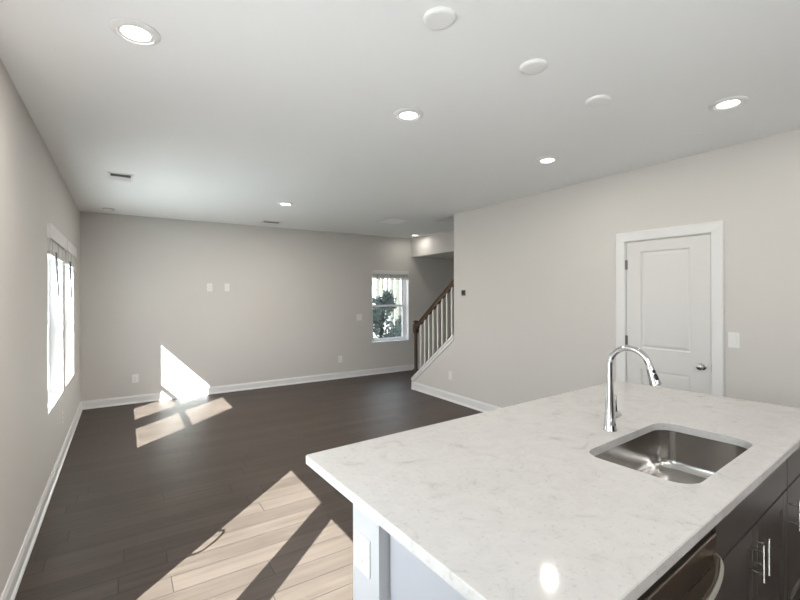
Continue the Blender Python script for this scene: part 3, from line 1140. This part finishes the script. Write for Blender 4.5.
# ------------------------------------------------------------------ blinds
def blind(axis, plane, n, u0, u1, ztop, zbot, proud, label, wand, ext=0.0):
    """raised slat blind: valance, head rail, gathered slats, bottom rail, wand"""
    mid = (u0 + u1) / 2
    loc = (plane, mid, zbot) if axis == 'X' else (mid, plane, zbot)
    t = thing('slat_blind', loc, label, 'window blind')

    def P(bm, ua, ub, da, db, za, zb, bev=0.0):
        a, c = plane + n * da, plane + n * db
        lo, hi = min(a, c), max(a, c)
        if axis == 'X':
            add_box(bm, lo, hi, ua, ub, za, zb, bev)
        else:
            add_box(bm, ua, ub, lo, hi, za, zb, bev)
    p = proud
    bm = bmesh.new()
    v0, v1, vt = u0 - ext, u1 + ext, ztop + ext * 0.8
    rb0 = 0.0005 if ext else p - 0.05
    P(bm, v0, v1, p, p + 0.008, ztop - 0.075, vt, 0.002)
    P(bm, v0, v0 + 0.006, rb0, p, ztop - 0.075, vt)
    P(bm, v1 - 0.006, v1, rb0, p, ztop - 0.075, vt)
    obj('valance', bm, 'plastic', t)
    bm = bmesh.new()
    P(bm, u0 + 0.008, u1 - 0.008, p - 0.060, p - 0.004, ztop - 0.048, ztop - 0.006)
    obj('head_rail', bm, 'blind', t)
    bm = bmesh.new()
    z = ztop - 0.052
    k = 0
    while z > zbot + 0.026:
        o = 0.003 * random.random()
        P(bm, u0 + 0.008, u1 - 0.008, p - 0.058 - o, p - 0.006 - o, z - 0.003, z)
        z -= 0.0036
    obj('slats', bm, 'blind', t)
    bm = bmesh.new()
    P(bm, u0 + 0.008, u1 - 0.008, p - 0.058, p - 0.006, zbot, zbot + 0.018, 0.002)
    obj('bottom_rail', bm, 'blind', t)
    for f in (0.14, 0.5, 0.86):
        bm = bmesh.new()
        uu = u0 + (u1 - u0) * f
        P(bm, uu - 0.003, uu + 0.003, p - 0.0058, p - 0.0042, zbot + 0.01, ztop - 0.06)
        obj('ladder_tape', bm, 'wand', t)
    if wand:
        bm = bmesh.new()
        add_tube(bm, wand, 0.008, 8)
        obj('tilt_wand', bm, 'wand', t)
    return t


blind('X', XL, 1, W1[0] + 0.008, W1[1] - 0.008, W1[3] - 0.005, 1.905, 0.022, 'raised white slat blind on the nearer left-wall window',
      [(XL + 0.034, 4.52, 1.93), (XL + 0.034, 4.60, 1.76), (XL + 0.034, 4.69, 1.57)], 0.05)
blind('X', XL, 1, W2[0] + 0.008, W2[1] - 0.008, W2[3] - 0.005, 1.905, 0.022, 'raised white slat blind on the left-wall window nearer the corner',
      [(XL + 0.034, 5.62, 1.93), (XL + 0.034, 5.70, 1.75), (XL + 0.034, 5.80, 1.55)], 0.05)
blind('Y', YF, -1, W3[0] + 0.006, W3[1] - 0.006, W3[3] - 0.003, 1.878, 0.016, 'raised white slat blind on the far-wall window', None)


# ------------------------------------------------------------------ ceiling lights and fittings
lens_r, trim_r = 0.068, 0.097
CANS = [
    (0.05, 2.222, 'lit round recessed ceiling light closest to the left wall', 11),
    (1.557, 2.292, 'lit round recessed ceiling light between the left one and the blank round covers', 7),
    (3.122, 1.100, 'lit round recessed ceiling light above the closed white door', 2.2),
    (3.103, 2.415, 'lit round recessed ceiling light beside the right wall, farther from the camera than the door', 4),
    (1.740, 5.365, 'lit round recessed ceiling light over the empty living area, in front of the vents', 34),
    (4.809, 6.867, 'small lit recessed ceiling light beside the dropped header at the stairs', 1.6),
    (0.900, -0.900, 'lit recessed ceiling light added for fill over the kitchen floor, behind the camera', 6),  # this and the next two are unseen fixtures added to brighten the left wall
    (2.600, -0.900, 'lit recessed ceiling light added for fill over the kitchen floor, in front of the pantry cabinets', 6),
    (1.750, -2.300, 'lit recessed ceiling light added for fill over the kitchen floor, closest to the pantry cabinets', 6),
]


def can_parts(root):
    bm = bmesh.new()
    add_lathe(bm, [(lens_r, -0.008), (lens_r + 0.006, -0.013), (trim_r - 0.010, -0.010), (trim_r, -0.004), (trim_r, -0.0003), (lens_r, -0.0003), (lens_r, -0.008)], 40)
    tr_ = obj('trim_ring', bm, 'plastic')
    bm = bmesh.new()
    add_lathe(bm, [(0.0, -0.0085), (lens_r * 0.8, -0.0085), (lens_r, -0.0065), (lens_r, -0.0006), (0.0, -0.0006)], 40)
    ln = obj('lens', bm, 'lens')
    for o in (tr_, ln):
        o.parent = root
        o.location = (0, 0, 0)
    ll = bpy.data.lights.new('lamp_light', 'AREA')
    ll.shape = 'DISK'
    ll.size = 0.085
    ll.color = (1.0, 0.945, 0.87)
    lo = bpy.data.objects.new('lamp_light', ll)
    COL.objects.link(lo)
    lo.parent = root
    lo.location = (0, 0, -0.012)
    return [tr_, ln, lo]


proto = None
for i, (x, y, lab, en) in enumerate(CANS):
    if proto is None:
        root = thing('recessed_light', (x, y, H), lab, 'ceiling light', 'recessed ceiling lights')
        parts = can_parts(root)
        parts[2].data.energy = en
        proto = root
    else:
        root = proto.copy()
        COL.objects.link(root)
        root.location = (x, y, H)
        root['label'] = lab
        for p in parts:
            c = p.copy()
            COL.objects.link(c)
            c.parent = root
            if c.type == 'LIGHT':
                c.data = p.data.copy()
                c.data.energy = en

proto = None
for i, (x, y, lab) in enumerate([
        (1.124, 1.418, 'blank round white ceiling cover, largest and nearest of the three over the island'),
        (1.768, 1.460, 'blank round white ceiling cover, middle of the three over the island'),
        (2.407, 1.507, 'blank round white ceiling cover, nearest the right wall of the three over the island')]):
    if proto is None:
        bm = bmesh.new()
        add_lathe(bm, [(0.0, -0.016), (0.052, -0.016), (0.063, -0.014), (0.068, -0.009), (0.069, -0.0003), (0.0, -0.0003)], 40)
        o = obj('ceiling_cover_plate', bm, 'lens_off')
        proto = o
    else:
        o = proto.copy()
        COL.objects.link(o)
    o.location = (x, y, H)
    tag(o, lab, 'ceiling cover', 'blank covers over the island')


def register(name, x0, x1, y0, y1, label, nslat, dark, op=0.30):
    t = thing(name, ((x0 + x1) / 2, (y0 + y1) / 2, H), label, 'air vent', 'ceiling air vents')
    f = 0.022
    bm = bmesh.new()
    add_box(bm, x0, x1, y0, y0 + f, H - 0.008, H - 0.0003, 0.001)
    add_box(bm, x0, x1, y1 - f, y1, H - 0.008, H - 0.0003, 0.001)
    add_box(bm, x0, x0 + f, y0 + f, y1 - f, H - 0.008, H - 0.0003, 0.001)
    add_box(bm, x1 - f, x1, y0 + f, y1 - f, H - 0.008, H - 0.0003, 0.001)
    obj('frame', bm, 'plastic', t)
    obj('duct_shade_sheet', box(x0 + f, x1 - f, y0 + f, y1 - f, H - 0.0018, H - 0.0003), 'vent_dark' if dark else 'lens_off', t)  # flat sheet behind the louvers; dark version stands in for shade inside the vent
    bm = bmesh.new()
    for k in range(nslat):
        yy = y0 + f + (y1 - y0 - 2 * f) * (k + 0.5) / nslat
        s = (y1 - y0 - 2 * f) / nslat
        tilt = (1 if yy > (y0 + y1) / 2 else -1) if dark else 0.9
        q = [bm.verts.new(p) for p in ((x0 + f, yy - s * op, H - 0.0065 + 0.003 * tilt), (x1 - f, yy - s * op, H - 0.0065 + 0.003 * tilt),
                                       (x1 - f, yy + s * op, H - 0.0065 - 0.003 * tilt), (x0 + f, yy + s * op, H - 0.0065 - 0.003 * tilt))]
        bm.faces.new(q)
        q2 = [bm.verts.new(v.co + Vector((0, 0, 0.0012))) for v in q]
        bm.faces.new(q2[::-1])
        bridge(bm, q, q2)
    obj('louvers', bm, 'plastic' if dark else 'grille', t)
    return t


register('ceiling_register', -0.125, 0.085, 4.86, 5.16, 'small white ceiling vent with dark slots near the left wall', 9, True)
register('ceiling_register', 1.84, 2.14, 6.74, 6.99, 'small ceiling vent with a dark slot close to the far wall', 2, True, 0.06)
register('return_air_grille', 3.40, 3.83, 5.50, 5.98, 'wide pale ceiling vent grille near the far end, before the stairs', 7, False)

sm = thing('smoke_detector', (-0.165, 6.95, H), 'small white detector on the ceiling at the far left corner', 'smoke detector')
bm = bmesh.new()
add_lathe(bm, [(0.0, -0.0042), (0.066, -0.0042), (0.067, -0.0003), (0.0, -0.0003)], 32, (-0.165, 6.95, H))
obj('base', bm, 'wand', sm)  # dark colour stands in for the contact shadow line at the ceiling
bm = bmesh.new()
add_lathe(bm, [(0.0, -0.045), (0.040, -0.044), (0.056, -0.036), (0.060, -0.0043), (0.0, -0.0043)], 32, (-0.165, 6.95, H))
obj('housing', bm, 'plastic', sm)
bm = bmesh.new()
add_lathe(bm, [(0.0, -0.003), (0.016, -0.003), (0.018, -0.0003), (0.0, -0.0003)], 20)
cp = obj('ceiling_sprinkler_cap', bm, 'lens_off')
cp.location = (3.548, 1.429, H)
tag(cp, 'tiny round cap on the ceiling between the door light and the right wall', 'ceiling cap')

# ------------------------------------------------------------------ stairs and railing
st = thing('staircase', ((XS0 + XS1) / 2, 5.8, 0), 'stair flight rising behind the sloping wall and railing', 'stairs')
rise, run = 0.1875, 0.250
ystart = 5.84
for k in range(15):
    ya = ystart - k * run
    zt = rise * (k + 1)
    obj('riser', box(XS0 + 0.012, XS1 - 0.002, ya - 0.018, ya, zt - rise, zt - 0.026), 'trim', st)
    obj('tread', box(XS0 + 0.012, XS1 - 0.002, ya - run - 0.018, ya + 0.025, zt - 0.026, zt, bev=0.004), 'floor', st)

XB = 4.099
rl = thing('stair_railing', (XB, 5.83, capz(5.83)), 'dark wood stair handrail with newel post and white square balusters', 'stair railing')


def sq_lathe(bm, prof, cx, cy_):
    rings = []
    for hw, z in prof:
        rings.append([bm.verts.new((cx + sx_ * hw, cy_ + sy_ * hw, z)) for sx_, sy_ in ((-1, -1), (1, -1), (1, 1), (-1, 1))])
    for a_, c_ in zip(rings, rings[1:]):
        bridge(bm, a_, c_)
    bm.faces.new(rings[0][::-1])
    bm.faces.new(rings[-1])


ny = 5.842
nz = capz(ny - 0.034)
bm = bmesh.new()
sq_lathe(bm, [(0.034, nz), (0.034, nz + 0.085), (0.030, nz + 0.095), (0.020, nz + 0.108), (0.020, 0.915), (0.030, 0.928), (0.036, 0.945), (0.038, 1.010), (0.036, 1.070),
              (0.030, 1.082), (0.022, 1.090), (0.022, 1.100), (0.034, 1.108), (0.036, 1.120), (0.030, 1.132), (0.0, 1.145)], XB, ny)
obj('newel_post', bm, 'rail', rl)


def railz(y):
    return 1.100 + (5.784 - y) * 0.752


bm = bmesh.new()
prof = [(-0.022, -0.078), (0.022, -0.078), (0.026, -0.055), (0.021, -0.036), (0.032, -0.024), (0.033, -0.008), (0.022, 0.0), (-0.022, 0.0), (-0.033, -0.008), (-0.032, -0.024), (-0.021, -0.036), (-0.026, -0.055)]
ra = [bm.verts.new((XB + a_, ny - 0.03, railz(ny - 0.03) + c_ * 1.15)) for a_, c_ in prof]
rb = [bm.verts.new((XB + a_, 4.787, railz(4.787) + c_ * 1.15)) for a_, c_ in prof]
bridge(bm, ra, rb)
bm.faces.new(ra[::-1])
bm.faces.new(rb)
obj('handrail', bm, 'rail', rl)
bm = bmesh.new()
add_prism(bm, [(4.787, capz(4.787)), (ny - 0.04, capz(ny - 0.04)), (ny - 0.04, capz(ny - 0.04) + 0.016), (4.787, capz(4.787) + 0.016)], 'X', XB - 0.032, XB + 0.032)
obj('shoe_rail', bm, 'rail', rl)
bal0 = None
for k in range(8):
    y = 5.700 - k * 0.1135
    bm = bmesh.new()
    w = 0.0105
    lo_ = [bm.verts.new((XB + a_ * w, y + c_ * w, capz(y + c_ * w) + 0.016)) for a_, c_ in ((-1, -1), (1, -1), (1, 1), (-1, 1))]
    hi_ = [bm.verts.new((XB + a_ * w, y + c_ * w, railz(y + c_ * w) - 0.088)) for a_, c_ in ((-1, -1), (1, -1), (1, 1), (-1, 1))]
    bridge(bm, lo_, hi_)
    bm.faces.new(lo_[::-1])
    bm.faces.new(hi_)
    obj('baluster', bm, 'baluster', rl)

ul = bpy.data.lights.new('upstairs_fill_light', 'POINT')  # unseen fill light added to lighten the stairwell opening
ul.energy = 7
ul.shadow_soft_size = 0.12
ul.color = (1.0, 0.95, 0.88)
uo = bpy.data.objects.new('upstairs_fill_light', ul)
COL.objects.link(uo)
uo.location = (4.62, 3.4, 5.2)

# ------------------------------------------------------------------ outdoors
GZ = -0.22
bm = bmesh.new()
add_box(bm, -60, 60, -60, 70, GZ - 0.2, GZ)
struct('ground', bm, 'ground', 'ground outside covered in dry leaves', 'ground')
bm = bmesh.new()
add_box(bm, XL - 4.2, XL - 0.28, -4.5, 3.0, GZ, GZ + 0.16)  # unseen deck added to throw sunlight up through the sliding door
struct('deck', bm, 'decking', 'weathered deck added outside the sliding door to bounce light in', 'deck')
bm = bmesh.new()
add_box(bm, XL - 4.2, XL - 0.28, 3.0, 9.0, GZ, GZ + 0.12)  # unseen slab added as a sunlight reflector below the left windows
struct('patio', bm, 'deck', 'pale concrete patio added outside the left wall to bounce sunlight in', 'patio')


def leaf_cloud(bm, n, fn, size, rnd):
    for _ in range(n):
        p, outd = fn()
        d = (outd + Vector((rnd.uniform(-.7, .7), rnd.uniform(-.7, .7), rnd.uniform(-.3, .9)))).normalized()
        s = d.cross(Vector((rnd.uniform(-1, 1), rnd.uniform(-1, 1), rnd.uniform(-1, 1))))
        if s.length < 1e-3:
            continue
        s.normalize()
        L = size * rnd.uniform(0.6, 1.4)
        w = L * 0.24
        nrm = d.cross(s) * (w * 0.35)
        a_, b_, c_, e_ = p, p + d * L * .5 + s * w + nrm, p + d * L, p + d * L * .5 - s * w + nrm
        bm.faces.new([bm.verts.new(q) for q in (a_, b_, c_)])
        bm.faces.new([bm.verts.new(q) for q in (a_, c_, e_)])


def conifer(name, x, y, h, r, label, seed, n, lean=0.0):
    rnd = random.Random(seed)
    t = thing(name, (x, y, GZ), label, 'tree')
    bm = bmesh.new()
    add_tube(bm, [(x, y, GZ), (x + lean * .5, y, GZ + h * .5), (x + lean, y, GZ + h * .97)], [0.06, 0.035, 0.006], 8)
    obj('trunk', bm, 'bark', t)
    boughs = []
    for k in range(70):
        f = (k + rnd.random()) / 70 * 0.98
        a_ = rnd.uniform(0, 2 * math.pi)
        ln = r * (1 - f) ** 0.75 * rnd.uniform(0.55, 1.15) + 0.07
        boughs.append((f, a_, ln))

    def fn():
        f, a_, ln = rnd.choice(boughs)
        u = rnd.random() ** 0.7
        dirv = Vector((math.cos(a_), math.sin(a_), 0.55))
        p = Vector((x + lean * f, y, GZ + 0.05 + f * h * 0.93)) + dirv * (ln * u)
        p += Vector((rnd.gauss(0, .05), rnd.gauss(0, .05), rnd.gauss(0, .05)))
        return p, dirv.normalized()
    bm = bmesh.new()
    leaf_cloud(bm, n, fn, 0.10, rnd)
    obj('foliage', bm, 'leaf', t)
    return t


conifer('juniper_tree', 5.98, 10.3, 1.82, 0.85, 'dark green juniper growing outside the far window', 3, 3300, 0.18)
conifer('juniper_shrub', 7.72, 11.7, 1.00, 0.50, 'low dark green shrub to the right of the juniper outside', 5, 1800, 0.05)

rnd = random.Random(11)


def trunk(x, y, r, h, lean, mat, lab, name='tree_trunk', grp=None):
    t = thing(name, (x, y, GZ), lab, 'tree', grp)
    bm = bmesh.new()
    pts = []
    for k in range(6):
        f = k / 5
        pts.append((x + lean * f + rnd.uniform(-.05, .05), y, GZ + h * f))
    add_tube(bm, pts, [r * (1 - 0.55 * k / 5) for k in range(6)], 8)
    obj('trunk', bm, mat, t)
    for k in range(6):
        bm = bmesh.new()
        f = rnd.uniform(0.12, 0.6)
        a_ = rnd.uniform(0, 2 * math.pi)
        L = rnd.uniform(0.5, 0.95)
        p0 = Vector((x + lean * f, y, GZ + h * f))
        p1 = p0 + Vector((math.cos(a_) * L * .5, math.sin(a_) * L * .5, L * .3))
        p2 = p0 + Vector((math.cos(a_ + .3) * L, math.sin(a_ + .3) * L, L * .75))
        add_tube(bm, [p0, p1, p2], [r * .30, r * .2, r * .06], 5)
        obj('branch', bm, mat, t)
    return t


# view fan through the far window: x/y from 0.555 to 0.68
for k in range(15):
    y = 13.8 + k * 1.5 + rnd.uniform(-.2, .2)
    x = y * (0.545 + 0.150 * ((k * 0.618) % 1.0))
    trunk(x, y, rnd.uniform(0.05, 0.13), rnd.uniform(7, 10), rnd.uniform(-.4, .4), 'pale_bark' if k % 3 else 'bark',
          'slender bare tree in the bright woods beyond the far window', 'bare_tree', 'bare trees beyond the far window')
